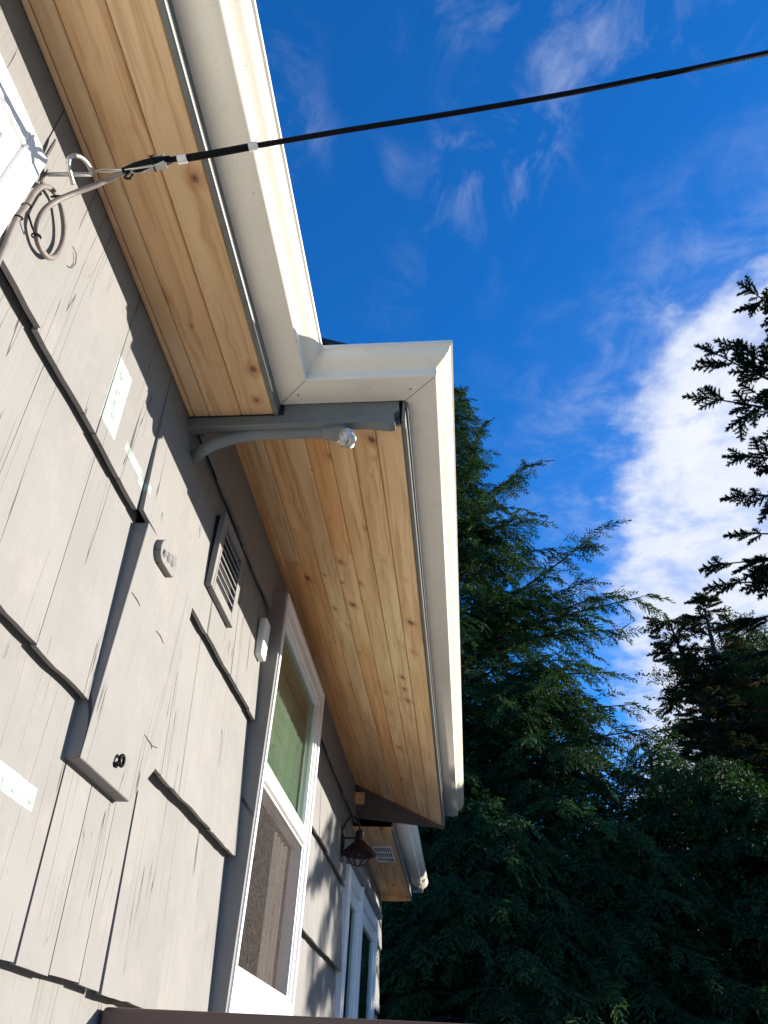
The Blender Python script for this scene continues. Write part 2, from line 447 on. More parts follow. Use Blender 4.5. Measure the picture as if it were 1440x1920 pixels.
for k in range(1, 7):
    z0, z1 = K[k], (K[k + 1] if k < 6 else 2.36)
    ys = list(BRK.get(k, BRK[2]))
    ys += [WY1]
    while ys[-1] < DY0 - .35: ys.append(ys[-1] + r2.uniform(.16, .42))
    ys.append(DY0)
    while ys[-1] < DY1 - .35: ys.append(ys[-1] + r2.uniform(.2, .45))
    ys.append(DY1); ys += [9.3, YH]
    for a, b in zip(ys, ys[1:]):
        if b - a < .03: continue
        ym = (a + b) / 2; lo, hi = z0, z1 + .03
        skip = False
        for h in holes:
            if h[0] - .01 < ym < h[1] + .01 and a > h[0] - .02 and b < h[1] + .02:
                if lo >= h[2] and hi <= h[3]: skip = True
                elif lo < h[3] <= hi and lo >= h[2]: lo = h[3]
                elif lo < h[2] < hi: hi = h[2]
        if skip or (k == 6 and ym < 1.95) or (k == 4 and 1.79 < ym < 2.14): continue
        gap = r2.choice([.0012, .0012, .002, .003])
        if k == 3 and abs(b - 2.285) < .01: gap = .010
        if k == 3 and abs(b - 1.812) < .01: gap = .006
        ya, yb = a + .0006, b - gap
        t = -.968 + r2.uniform(-.004, .006); tt = -1.001
        if k == 4 and ym > 2.2: t = -.958
        if k == 5 and 1.7 < ym < 2.1: t = -.953
        fr = (lo - z0) / (z1 + .03 - z0); t_lo = t + (tt - t) * fr; fh = (hi - z0) / (z1 + .03 - z0); t_hi = t + (tt - t) * fh
        n = max(2, int((yb - ya) / .045)); vs = []; jag = 0; wav = r2.uniform(-.004, .004)
        for i in range(n + 1):
            y = ya + (yb - ya) * i / n
            if lo == z0: jag = .6 * jag + r2.uniform(-.003, .003)
            zz = lo + (jag + wav if lo == z0 else 0)
            vs += [(t_lo, y, zz), (t_hi, y, hi), (t_lo - .016, y, zz + .002), (-1.0125, y, hi)]
        fs = []
        for i in range(n):
            q = i * 4; p = q + 4
            fs += [(q, q + 1, p + 1, p), (q + 2, p + 2, p + 3, q + 3), (q, p, p + 2, q + 2), (q + 1, q + 3, p + 3, p + 1)]
        fs += [(0, 2, 3, 1), (n * 4, n * 4 + 1, n * 4 + 3, n * 4 + 2)]
        wall.add(vs, fs, r2.random())
# the return wall round the far corner: a few courses seen edge-on
for k in range(1, 7):
    z0, z1 = K[k] , (K[k + 1] if k < 6 else 2.3)
    wall.hexa([(-.985, YH, z0), (-.985, YH + .028, z0), (-3, YH + .028, z0), (-3, YH, z0)],
              [(-.985, YH, z1), (-.985, YH + .008, z1), (-3, YH + .008, z1), (-3, YH, z1)], r2.random())
wall.build('siding', M['siding_patched'], house)
core = MB()
core.box(-1.25, -1.013, -2.2, -.55, -CZ / S, 2.6); core.box(-1.25, -1.013, -.55, .80, -CZ / S, -.2); core.box(-1.25, -1.013, -.55, .80, 1.69, 2.6)
core.box(-1.25, -1.013, .80, WY0 + .03, -CZ / S, 2.6)
core.box(-1.25, -1.013, WY0 + .03, WY1 - .03, -CZ / S, .22); core.box(-1.25, -1.013, WY0 + .03, WY1 - .03, 2.10, 2.6)
core.box(-1.25, -1.013, WY1 - .03, DY0 + .02, -CZ / S, 2.6); core.box(-1.25, -1.013, DY0 + .02, DY1 - .02, DZ1, 2.6); core.box(-1.25, -1.013, DY1 - .02, YH - .005, -CZ / S, 2.6)
core.box(-8, -1.26, -2.2, YH - .005, -CZ / S, 2.6)
core.build('wall_sheathing', M['core'], house)

# the boxed-out patch board, flush with the course above
pb = MB()
pb.prism([(1.791, .652), (2.140, .652), (2.27, .79), (2.27, 1.391), (1.885, 1.391), (1.791, 1.385)], 0, -1.005, -.950)
pb.box(-.999, -.957, 1.874, 1.886, 1.385, 1.49)
tb = pb.build('patch_board', M['siding'], house, bevel=.003); tb['label'] = 'thick grey board standing proud of the shingles'
def scar(pts_, w_, x=-.978, nm='paint_crack'):
    mb = MB(); P0 = [pt(*p, x=x) for p in pts_]; mb.tube(P0, [w_ * (.4 + .6 * math.sin(math.pi * (i + .5) / len(P0))) for i in range(len(P0))], 5)
    return mb.build(nm, M['dark_trim'], house)
scar([(104, 262), (99, 272), (92, 284), (86, 294), (82, 300)], .0045)
scar([(90, 318), (82, 332), (76, 342)], .003)
for q_ in ([(152, 662), (160, 664), (166, 680), (166, 698), (160, 709), (152, 704)], [(137, 462), (143, 476), (142, 494), (134, 503), (126, 498)]): scar(q_, .0014, -.981)
for q_ in ([(247, 1111), (256, 1124), (262, 1136)], [(293, 1183), (300, 1192), (306, 1206)], [(271, 1378), (279, 1390), (284, 1397), (283, 1405)], [(284, 1398), (294, 1402)]): scar(q_, .0028, -.950)
# soffits: tongue and groove pine boards
def soffit_boards(xs, zf, y0, y1, joints, th=.018):
    mb = MB(); rr = random.Random(3 + int(y0 * 10))
    for i, (a, b) in enumerate(zip(xs, xs[1:])):
        g_ = .0012
        cuts = [y0] + sorted(joints.get(i, [])) + [y1]
        for c, d in zip(cuts, cuts[1:]):
            dz = rr.uniform(0, .0012); e = .004
            A, B = a + g_, b - g_
            prof = [(A, zf(A) + e + dz), (A + e, zf(A + e) + dz), (B - e, zf(B - e) + dz), (B, zf(B) + e + dz), (B, zf(B) + th), (A, zf(A) + th)]
            n = len(prof); vs = [(p[0], c + .0006, p[1]) for p in prof] + [(p[0], d - .0006, p[1]) for p in prof]
            mb.add(vs, [tuple(range(n)), tuple(range(n, 2 * n))[::-1]] + [(k, (k + 1) % n, n + (k + 1) % n, n + k) for k in range(n)], rr.random())
    return mb
s1 = soffit_boards([-1.0, -.980, -.920, -.798, -.675], lambda x: SOF1, -2.3, 1.945, {})
s1.build('soffit', M['pine'], house)
xs2 = [-1.0, -.945] + [-.945 + (i + 1) * (.74 / 7) for i in range(7)]
s2 = soffit_boards(xs2, sof2z, 1.99, 6.925, {1: [3.3], 2: [2.95, 4.6], 3: [3.75], 4: [3.0, 4.05], 5: [3.4, 5.5], 6: [2.9, 4.7], 7: [5.2]})
s2.build('soffit', M['pine'], house)
s3 = soffit_boards([-1.0, -.88, -.76, -.64], lambda x: 1.935, 6.97, 9.62, {})
s3.build('soffit', M['pine'], house)
b = MB(); b.box(-1.0, -.655, 9.63, 9.73, 1.905, 1.955, .1); b.box(-.995, -.70, 9.60, 9.63, 1.88, 1.934, .2)
b.build('end_board', M['pine'], house)

# fascias
f = MB(); f.box(-.672, -.645 - .012, -2.3, YC, FB1 + .012, 2.222); f.build('fascia', M['grey_trim'], house, bevel=.002)
f = MB(); f.box(-.203, XI2, 1.952, YE - .03, 1.952, 2.25); f.build('fascia', M['grey_trim'], house, bevel=.002)
f = MB(); f.box(-.657, -.638, 6.98, YH + .06, 1.925, 2.2); f.build('fascia', M['grey_trim'], house, bevel=.002)
# rafter board at the jog, with a split outer end
f = MB(); f.prism([(-1.0, 1.945), (-.62, 1.950), (-.33, 1.945), (-.245, 1.93), (-.225, 1.935), (-.232, 1.985), (-.212, 2.0), (-.215, 2.042), (-.215, 2.12), (-.64, 2.12), (-.64, 1.994), (-1.0, 1.994)], 1, YC + .004, YC + .045)
f.build('rafter_board', M['grey_trim'], house, bevel=.002)
f = MB(); f.prism([(-1.0, 1.996), (-.655, 1.996), (-.655, 2.10), (-.212, 2.10), (-.212, 1.97), (-.225, 1.965), (-.72, 2.185), (-1.0, 2.31)], 1, YC + .046, YC + .058)
f.build('gable_infill', M['grey_trim'], house)
# closing board at the far end of the wide eave
f = MB(); f.prism([(-1.0, 2.02), (-.188, 1.945), (-.188, 1.99), (-1.0, 2.34)], 1, YE - .02, YE + .012)
f.prism([(-.96, sof2z(-.96) - .03), (-.20, sof2z(-.20) - .028), (-.20, sof2z(-.20)), (-.96, sof2z(-.96))], 1, YE - .045, YE - .021)
f.build('end_panel', M['dark_trim'], house, bevel=.002)
f = MB(); f.box(-.985, -.90, YE - .06, YE - .022, 2.13, 2.225, .4); f.build('blocking', M['pine'], house)

# gutters: K profile swept along the eave, mitred at the corners
PROF = [(0, .115), (0, 0), (.1125, 0), (.1165, .003), (.1165, .030), (.112, .034), (.1165, .040), (.128, .050), (.145, .060), (.158, .072), (.164, .086), (.166, .097), (.174, .100), (.174, .115), (.160, .115), (.160, .112), (.168, .110)]
def gutter(path, z, cap=True, cap0=False, s_=1.0):
    """path: corner points, each with its outward offset direction"""
    mb = MB(); n = len(PROF); vs = []
    for (x, y, ox, oy) in path:
        for (o, h) in PROF: vs.append((x + ox * o * s_, y + oy * o * s_, z + h * s_))
    fs = []
    for i in range(len(path) - 1):
        for k in range(n - 1): fs.append((i * n + k, i * n + k + 1, (i + 1) * n + k + 1, (i + 1) * n + k))
    mb.add(vs, fs)
    ends = ([len(path) - 1] if cap else []) + ([0] if cap0 else [])
    for e in ends:
        x, y, ox, oy = path[e]; c = [(x + ox * o * s_, y + oy * o * s_, z + h * s_) for (o, h) in PROF[:14]]
        mb.add(c, [tuple(range(14))])
    return mb
gm = gutter([(XI1, -2.3, 1, 0), (XI1, YC, 1, -1), (XI2, YC, 1, -1), (XI2, YE - .02, 1, 0)], ZB)
gut = gm.build('gutter', M['gutter'], house, smooth=25, solid=.0012)
gm = gutter([(-.637, 6.99, 1, 0), (-.637, 9.84, 1, 0)], 2.02)
gut3 = gm.build('gutter', M['gutter'], house, smooth=25, solid=.0012)
# mitre seams, screws
for (xa, ya) in ((XI1, YC), (XI2, YC)):
    sm = MB(); sm.tube([(xa + .002, ya - .002, ZB - .0008), (xa + .112, ya - .112, ZB - .0008)], .0011, 6)
    sm.build('seam', M['dark_trim'], gut)
for (x, y) in ((XI1 + .075, YC - .045), (XI2 + .02, YC - .055)):
    sm = MB(); sm.lathe([(0, -.0035), (.0045, -.003), (.006, 0)], (x, y, ZB), 2, 10)
    sm.build('screw', M['steel'], gut, smooth=True)
# roof sheets
rf = MB()
def roof_sheet(y0, y1, xe, ze, th=.03):
    xb = -5.0; zb = ze + .43 * (xe - xb)
    rf.hexa([(xe, y0, ze - th), (xb, y0, zb - th), (xb, y1, zb - th), (xe, y1, ze - th)], [(xe, y0, ze), (xb, y0, zb), (xb, y1, zb), (xe, y1, ze)])
roof_sheet(-2.3, 1.90, -.60, 2.235); roof_sheet(1.95, YE, -.15, 2.262); roof_sheet(YE + .004, YH + .1, -.60, 2.225)
rf.build('roof', M['roofing'], house)
dr = MB(); dr.box(-.62, -.19, 1.905, 1.94, 2.162, 2.195); dr.box(-.186, -.182, 1.95, YE - .03, 2.0, 2.06); dr.build('drip_edge', M['grey_trim'], house)
de = MB(); de.box(-.6555, -.6535, -2.3, YC - .12, FB1 + .011, FB1 + .016); de.box(XI2 + .001, XI2 + .004, 2.0, YE - .04, 1.952, 1.957); de.build('metal_drip', M['gutter'], house)

# ---- large window
WX = -.900
def ring(mb, x0, x1, y0, y1, z0, z1, wl, wr, wb, wt_, r=.5):
    mb.box(x0, x1, y0, y0 + wl, z0, z1, r); mb.box(x0, x1, y1 - wr, y1, z0, z1, r)
    mb.box(x0, x1, y0 + wl, y1 - wr, z0, z0 + wb, r); mb.box(x0, x1, y0 + wl, y1 - wr, z1 - wt_, z1, r)
fm = MB(); ring(fm, -1.01, WX, WY0, WY1 - .01, WZ0, WZ1, .028, .035, .20, .035)
win = fm.build('window', M['white'], house, bevel=.003); win['label'] = 'tall white vinyl window under the wide eave'
fm = MB(); fm.box(-1.01, WX - .008, WY0 - .028, WY0 - .001, WZ0 - .02, WZ1 - .002); fm.build('side_casing', M['siding'], win, bevel=.002)
fm = MB(); ring(fm, -.99, WX - .012, WY0 + .030, WY1 - .047, WZ0 + .202, WZ1 - .037, .014, .05, .02, .06); ring(fm, -.99, WX - .022, WY0 + .045, WY1 - .10, WZ0 + .223, WZ1 - .099, .012, .02, .0, .02)
fm.build('frame', M['white'], win, bevel=.0025)
ZM = 1.185
fm = MB(); fm.box(-.985, WX - .014, WY0 + .05, WY1 - .115, ZM - .008, ZM + .058); fm.box(-.985, WX - .005, WY0 + .05, WY1 - .12, ZM - .03, ZM - .009); fm.box(-.985, WX - .020, WY0 + .05, WY1 - .12, ZM - .046, ZM - .031)
fm.build('meeting_rail', M['white'], win, bevel=.002)
fm = MB(); fm.box(-.945, -.9435, WY0 + .055, WY1 - .118, ZM + .05, WZ1 - .118); fm.build('upper_pane', M['glass'], win)
fm = MB(); fm.box(-.932, -.9305, WY0 + .058, WY1 - .12, WZ0 + .22, ZM - .04); fm.build('screen', M['screen'], win)
def wavy(mb, x, y0, y1, z0, z1, amp, nw, r=.5):
    n = int(nw * 8); vs = []
    for i in range(n + 1):
        y = y0 + (y1 - y0) * i / n; xx = x + amp * math.sin(i / 8 * 2 * math.pi) + amp * .4 * math.sin(i * .33)
        vs += [(xx, y, z0), (xx, y, z1)]
    mb.add(vs, [(2 * i, 2 * i + 1, 2 * i + 3, 2 * i + 2) for i in range(n)], r)
fm = MB(); wavy(fm, -.985, WY0 + .03, WY1 - .06, ZM, WZ1 - .05, .003, 11); fm.build('curtain', M['curtain_green'], win, smooth=True)
fm = MB(); wavy(fm, -1.00, WY0 + .03, WY0 + .38, WZ0 + .1, ZM, .008, 4); wavy(fm, -1.00, WY0 + .76, WY1 - .03, WZ0 + .1, ZM, .008, 5)
fm.build('curtain', M['curtain_brown'], win, smooth=True)

# ---- near white window at the left edge
fm = MB(); ring(fm, -1.01, -.955, -.55, .835, -.15, 1.735, .09, .07, .1, .07); ring(fm, -1.01, -.962, -.5, .763, -.1, 1.663, .05, .05, .05, .05); ring(fm, -1.01, -.972, -.45, .711, -.1, 1.611, .05, .22, .05, .22)
win2 = fm.build('window', M['white'], house, bevel=.003); win2['label'] = 'near white window trim at the left edge'
fm = MB(); fm.box(-.993, -.991, -.40, .49, 0, 1.39); fm.build('pane', M['glass'], win2)
fm = MB(); fm.box(-1.012, -1.008, -.45, .76, -.1, 1.69); fm.build('blind', M['blind'], win2)

# ---- glazed door and sidelight in the shade
fm = MB()
fm.box(-1.01, -.945, DY0, DY0 + .07, ZD, 1.56); fm.box(-1.01, -.945, DY1 - .07, DY1, ZD, 1.56); fm.box(-1.01, -.945, DY0 + .07, DY1 - .07, 1.45, 1.56)
fm.box(-1.01, -.955, 7.42, 7.56, ZD, 1.45); fm.box(-.96, -.935, DY0 + .02, DY0 + .045, ZD, 1.54)
fm.box(-1.01, -.93, 7.47, 7.52, ZD, 1.62)
door = fm.build('door', M['white'], house, bevel=.003); door['label'] = 'white glazed back door with sidelight'
for (a, b_, nm) in ((DY0 + .075, 7.415, 'sidelight'), (7.565, DY1 - .075, 'door_leaf')):
    st = .14 if nm == 'sidelight' else .19
    fm = MB(); ring(fm, -1.0, -.966, a, b_, ZD + .03, 1.445, st, st, .3, .12); ring(fm, -.99, -.954, a + st - .02, b_ - st + .02, ZD + .31, 1.345, .025, .025, .025, .025)
    lf = fm.build(nm, M['white'], door, bevel=.003)
    fm = MB(); fm.box(-.976, -.975, a + st, b_ - st, ZD + .32, 1.33); fm.build('pane', M['glass'], door)
    fm = MB(); fm.box(-1.0, -.992, a + st, b_ - st, ZD + .32, 1.33); fm.build('blind', M['blind'], door)
fm = MB()
pr = [(-1.0, 1.565), (-.93, 1.565), (-.905, 1.572), (-.893, 1.592), (-.90, 1.615), (-.925, 1.628), (-1.0, 1.635)]
for (a, b_) in ((6.66, 7.46), (7.53, 8.96)): fm.prism([(p[0], p[1]) for p in pr], 1, a, b_)
fm.build('drip_cap', M['siding'], door, smooth=40)

# ---- vents fixed in the house
def slotted(mb, x0, x1, y0, y1, z0, z1, rows, m_=.035, gap=.40):
    mb.box(x0, x1, y0, y0 + m_, z0, z1); mb.box(x0, x1, y1 - m_, y1, z0, z1)
    H_ = (z1 - z0 - 2 * m_) / rows
    mb.box(x0, x1, y0 + m_, y1 - m_, z0, z0 + m_); mb.box(x0, x1, y0 + m_, y1 - m_, z1 - m_, z1)
    for i in range(1, rows): mb.box(x1 - .009, x1 - .002, y0 + m_, y1 - m_, z0 + m_ + H_ * (i - gap / 2), z0 + m_ + H_ * (i + gap / 2))
v = MB(); slotted(v, -.975, -.950, 2.39, 2.73, 1.545, 1.895, 8, .045, .24); vent = v.build('wall_vent', M['siding'], house, bevel=.0035, seg=3)
v = MB(); v.box(-.99, -.973, 2.40, 2.72, 1.555, 1.885); v.build('dark_opening', M['hole'], vent)
v = MB()
vx0, vx1, vy0, vy1, vz = -.885, -.695, 7.52, 8.08, 1.931
v.box(vx0, vx1, vy0, vy0 + .03, vz - .006, vz + .003); v.box(vx0, vx1, vy1 - .03, vy1, vz - .006, vz + .003)
v.box(vx0, vx0 + .012, vy0 + .03, vy1 - .03, vz - .006, vz + .003); v.box(vx1 - .012, vx1, vy0 + .03, vy1 - .03, vz - .006, vz + .003)
for i in range(1, 10): xx = vx0 + (vx1 - vx0) * i / 10; v.box(xx - .0035, xx + .0035, vy0 + .03, vy1 - .03, vz - .0055, vz + .002)
for t_ in (.34, .67): yy = vy0 + (vy1 - vy0) * t_; v.box(vx0 + .012, vx1 - .012, yy - .025, yy + .025, vz - .0063, vz - .0056)
vent2 = v.build('soffit_vent', M['white'], house)
v = MB(); v.box(vx0 + .005, vx1 - .005, vy0 + .01, vy1 - .01, vz + .0032, vz + .0038); v.build('dark_opening', M['hole'], vent2)

# ---------------------------------------------------------------- small things fixed to the wall
# overhead service cable: dead-end clamp, screw hook, black run to the street, grey loop to the wall
A0 = Vector(pt(172, 322, x=-.876)); C0 = Vector(pt(240, 318, y=.872)); C1 = Vector(pt(312, 301, y=.870))
hk = MB()
hk.tube([pt(82, 325, x=-1.0), pt(90, 327, x=-.975), pt(172, 327, x=-.876)], .0055, 8)
hk.tube(spline([pt(172, 327, x=-.876), pt(170, 318, x=-.874), pt(162, 304, x=-.876), pt(150, 294, x=-.88), pt(137, 292, x=-.884), pt(129, 300, x=-.886), pt(130, 318, x=-.888), pt(137, 345, x=-.892)]), .0055, 8)
tag(hk.build('screw_hook', M['steel'], smooth=True), 'galvanised open screw hook in the wall that anchors the overhead cable', 'hook')
root = empty('dead_end_clamp', tuple(C0), 'small metal wedge clamp gripping the overhead cable in front of the pine soffit', 'clamp')
def lerp(a, b_, t): return a + (b_ - a) * t
ax = (C1 - C0).normalized(); up = Vector((0, -.25, .97)); up = (up - ax * up.dot(ax)).normalized(); sd = ax.cross(up)
def cp(t, u_, s_): return lerp(C0, C1, t) + up * u_ + sd * s_
mb = MB(); mb.hexa([cp(.05, .006, -.008), cp(.98, .0145, -.009), cp(.98, .0145, .009), cp(.05, .006, .008)], [cp(.05, .010, -.008), cp(.98, .0165, -.009), cp(.98, .0165, .009), cp(.05, .010, .008)])
mb.hexa([cp(.05, -.010, -.008), cp(.98, -.0165, -.009), cp(.98, -.0165, .009), cp(.05, -.010, .008)], [cp(.05, -.006, -.008), cp(.98, -.0145, -.009), cp(.98, -.0145, .009), cp(.05, -.006, .008)])
mb.build('shell', M['steel'], root, bevel=.001)
mb = MB(); mb.tube([cp(-.15, 0, 0), cp(.2, 0, 0), cp(.7, 0, 0), cp(1.12, 0, 0)], [.0065, .0125, .0145, .009], 10); mb.build('wedge', M['black'], root, smooth=True)
mb = MB()
mb.tube(spline([A0, lerp(A0, C0, .35) + up * .006, lerp(A0, C0, .6) + up * .003, cp(.1, .004, 0), cp(.9, .010, .008)], 5), .0016, 6)
mb.tube(spline([A0, lerp(A0, C0, .5) - up * .004, cp(.1, -.012, .01), cp(.6, -.022, .012), cp(.95, -.012, .01)], 5), .0016, 6)
mb.build('bail_wire', M['steel'], root, smooth=True)
mb = MB()
for t_ in (.66,):
    mb.tube([cp(t_, math.cos(a) * .019, math.sin(a) * .016) for a in [i * math.pi / 8 for i in range(16)]], .0022, 6, closed=True)
    mb.tube([cp(t_, .018, 0), cp(t_ - .08, .030, 0)], .002, 6); mb.tube([cp(t_, .018, 0), cp(t_ + .06, .030, 0)], .002, 6)
mb.build('cable_tie', M['black'], root, smooth=True)
mb = MB(); mb.tube(spline([cp(.05, -.008, 0), cp(-.12, -.022, 0), cp(.0, -.030, 0), cp(.1, -.018, 0)], 5), .003, 6)
mb.build('wire_curl', M['black'], root, smooth=True)

root = empty('service_cable', tuple(C0), 'long black overhead cable crossing the sky into a grey loop on the wall', 'cable')
path = [C0, C1, pt(470, 275, y=.871), pt(640, 246, y=.874), pt(840, 214, y=.878), pt(1060, 176, y=.882), pt(1250, 138, y=.886), pt(1440, 99, y=.89)]
d_ = Vector(path[-1]) - Vector(path[-2]); d_ = d_.normalized()
path += [Vector(path[-1]) + d_ * 3 + Vector((0, .1, .25)), Vector(path[-1]) + d_ * 12 + Vector((0, 1.0, 2.2))]
mb = MB(); mb.tube(spline(path, 6), .0066, 10); mb.tube(spline([pt(335, 299, y=.870), pt(400, 288, y=.870), pt(470, 275, y=.871)], 5), .0088, 10)
mb.build('black_run', M['black'], root, smooth=True)
for a, b_ in (((333, 300), (350, 297)), ((466, 276), (483, 273))):
    mb = MB(); mb.tube([pt(*a, y=.870), pt(*b_, y=.870)], .0105, 10); mb.build('cable_label', M['label'], root, smooth=40)
lp = [tuple(C0), pt(205, 335, x=-.845), pt(180, 347, x=-.875), pt(140, 362, x=-.915), pt(105, 377, x=-.94), pt(82, 395, x=-.95), pt(70, 420, x=-.952), pt(69, 445, x=-.955), pt(76, 466, x=-.955), pt(90, 482, x=-.955),
      pt(103, 480, x=-.957), pt(116, 458, x=-.96), pt(120, 425, x=-.96), pt(114, 385, x=-.962), pt(104, 364, x=-.962), pt(92, 352, x=-.962), pt(78, 350, x=-.96), pt(64, 362, x=-.958), pt(50, 385, x=-.956), pt(33, 407, x=-.956), pt(18, 438, x=-.958), pt(6, 468, x=-.96), pt(-8, 500, x=-.96), pt(-40, 580, x=-.96)]
mb = MB(); mb.tube(spline(lp, 6), .0068, 10); mb.build('grey_loop', M['cable_grey'], root, smooth=True)
def tie(px, py, x, dx, dy):
    mb = MB(); c = Vector(pt(px, py, x=x)); mb.tube([c + Vector((math.cos(a) * .010, math.sin(a) * .009 * dx, math.sin(a) * .011 * dy)) for a in [i * math.pi / 7 for i in range(14)]], .0019, 6, closed=True)
    if px == 68: mb.tube([pt(53, 402, x=-.955), pt(60, 425, x=-.952), pt(68, 443, x=-.95)], .0024, 6)
    mb.build('cable_tie', M['black'], root, smooth=True)
tie(68, 443, -.955, 1, .2); tie(104, 368, -.95, .5, 1); tie(50, 386, -.958, 1, .5); tie(33, 408, -.957, 1, .5)
# conduit stub with a taped end
root = empty('conduit_stub', pt(360, 850, x=-1.0), 'grey painted conduit bending out of the wall under the rafter board with a taped end', 'pipe')
mb = MB(); mb.tube(spline([(-1.0, 2.07, 1.90), pt(388, 840, y=2.0), pt(424, 826, y=2.0), pt(475, 815, y=2.0), pt(540, 812, y=2.0), pt(612, 810, y=2.0)], 7), .0228, 16)
mb.build('conduit', M['pipe'], root, smooth=True)
mb = MB(); a = Vector(pt(608, 810, y=2.0)); b_ = Vector(pt(640, 812, y=1.995)); c_ = Vector(pt(652, 816, y=1.99))
mb.tube([a, lerp(a, b_, .05), lerp(a, b_, .5), b_, lerp(b_, c_, .5), c_], [.0265, .030, .030, .034, .033, .024], 16); mb.build('elbow', M['pipe'], root, smooth=40)
mb = MB(); e = Vector(pt(650, 822, y=1.975)); vs = []; n = 14
rr = random.Random(5)
for j in range(7):
    for i in range(n):
        th = math.pi * j / 6; ph = 2 * math.pi * i / n; q = .034 * (1 + rr.uniform(-.16, .16))
        vs.append(e + Vector((math.sin(th) * math.cos(ph) * q * 1.1, math.sin(th) * math.sin(ph) * q, math.cos(th) * q)))
mb.add(vs, [(j * n + i, j * n + (i + 1) % n, (j + 1) * n + (i + 1) % n, (j + 1) * n + i) for j in range(6) for i in range(n)])
mb.build('taped_end', M['tape'], root)

# painted-over lozenge plate, sensor, small screw eye, number plate
root = empty('fixture_plate', (-.97, 2.05, 1.40), 'lumpy painted-over oval plate beside the top of the thick board', 'plate')
mb = MB(); pl = []
c0 = Vector(pt(311, 1035, x=-.928)); c1 = Vector(pt(326, 1060, x=-.928))
dirp = (c1 - c0).normalized(); dz = Vector((0, -dirp.z, dirp.y)); R_ = .040
for k in range(9): a = math.pi / 2 + math.pi * k / 8; pl.append(c0 + dirp * math.cos(a) * R_ + dz * math.sin(a) * R_)
for k in range(9): a = -math.pi / 2 + math.pi * k / 8; pl.append(c1 + dirp * math.cos(a) * R_ + dz * math.sin(a) * R_)
mb.prism([(p.y, p.z) for p in pl], 0, -.975, -.928); mb.build('plate', M['siding'], root, bevel=.003)
mb = MB()
for t_ in (.0, .22, .4, .62, .8, 1.0):
    q = lerp(c0, c1, t_); mb.lathe([(.0, .009), (.009, .007), (.015, 0)], (-.9275, q.y + rr.uniform(-.01, .01), q.z + rr.uniform(-.012, .012)), 0, 9)
mb.build('paint_lump', M['siding'], root, smooth=True)

mb = MB(); mb.box(-.985, -.945, 3.185, 3.275, 1.665, 1.865); so = mb.build('door_sensor', M['white'], bevel=.008, seg=4)
tag(so, 'small white plastic sensor box on the wall left of the tall window', 'sensor')
mb = MB(); cc = Vector((-.938, 2.0, .720))
mb.tube([cc + Vector((0, math.cos(a) * .014, math.sin(a) * .014)) for a in [i * math.pi / 9 for i in range(18)]], .005, 8, closed=True)
mb.tube([cc + Vector((0, -.017, -.01)), (-.952, 1.985, .700)], .005, 8)
tag(mb.build('screw_eye', M['black'], smooth=True), 'tiny dark screw eye near the foot of the thick board', 'hook')
mb = MB(); mb.box(-.968, -.955, 9.12, 9.19, 1.21, 1.40); npl = mb.build('wall_plaque', M['steel'], bevel=.002)
tag(npl, 'narrow metal plaque with dark marks on the shaded wall past the back door', 'plaque')
mb = MB()
for i in range(5): z = 1.375 - i * .035; mb.tube([(-.9545, 9.155 + .014 * math.cos(a), z + .010 * math.sin(a)) for a in [k * math.pi / 4 for k in range(8)]], .003, 5, closed=True)
mb.build('marks', M['mark'], npl)

# barn lamp
LY = 6.3
root = empty('barn_lamp', (-1, LY, 1.55), 'dark bronze gooseneck barn lamp with wire cage beside the back door', 'lamp')
lx = -.838; lz = 1.553
mb = MB(); mb.lathe([(0, .028), (.04, .028), (.055, .018), (.058, 0)], (-.985, LY - .02, 1.64), 0, 24); mb.box(-.985, -.972, LY - .075, LY + .035, 1.535, 1.745)
mb.build('backplate', M['bronze'], root, smooth=40)
mb = MB(); mb.tube(spline([(-.965, LY, 1.66), (-.972, LY, 1.74), (-.955, LY, 1.80), (-.915, LY, 1.838), (-.875, LY, 1.825), (-.85, LY, 1.785), (-.84, LY, 1.735)], 6), .008, 10)
mb.tube([(-.97, LY, 1.675), (-.85, LY, 1.675)], .007, 8); mb.build('arm', M['bronze'], root, smooth=True)
mb = MB(); mb.lathe([(.0, .185), (.022, .182), (.034, .168), (.036, .10), (.044, .098), (.052, .085), (.135, .012), (.138, 0), (.134, .004), (.05, .078), (.030, .085), (0, .086)], (lx, LY, lz), 2, 36)
mb.build('shade', M['bronze'], root, smooth=35)
mb = MB(); mb.lathe([(0, -.045), (.02, -.04), (.032, -.015), (.026, .02), (.016, .055), (.014, .085)], (lx, LY, lz + .02), 2, 18); mb.build('bulb', M['glass'], root, smooth=True)
mb = MB()
for a in (0, math.pi / 3, 2 * math.pi / 3):
    mb.tube([(lx + .092 * math.cos(t_) * math.cos(a), LY + .092 * math.cos(t_) * math.sin(a), lz + .012 - .095 * math.sin(t_)) for t_ in [math.pi * k / 14 for k in range(15)]], .0042, 6)
mb.build('cage', M['bronze'], root, smooth=True)

# deck and rail
dk = MB(); dk.box(-.99, 3.2, 2.46, 12, ZD - .06, ZD); dk.box(-.9, 3.1, 2.6, 11.9, -CZ / S, ZD - .061)
tag(dk.build('deck', M['deck']), kind='structure')
root = empty('deck_rail', (-1, 2.44, ZD), 'brown composite deck rail running out from the shingled wall', 'railing')
mb = MB(); mb.box(-.985, 1.9, 2.37, 2.49, .112, .183); mb.build('top_rail', M['rail'], root, bevel=.008, seg=3)
for x in (-.93, 1.85): mb = MB(); mb.box(x - .05, x + .05, 2.385, 2.475, ZD, .111); mb.build('post', M['rail'], root, bevel=.004)

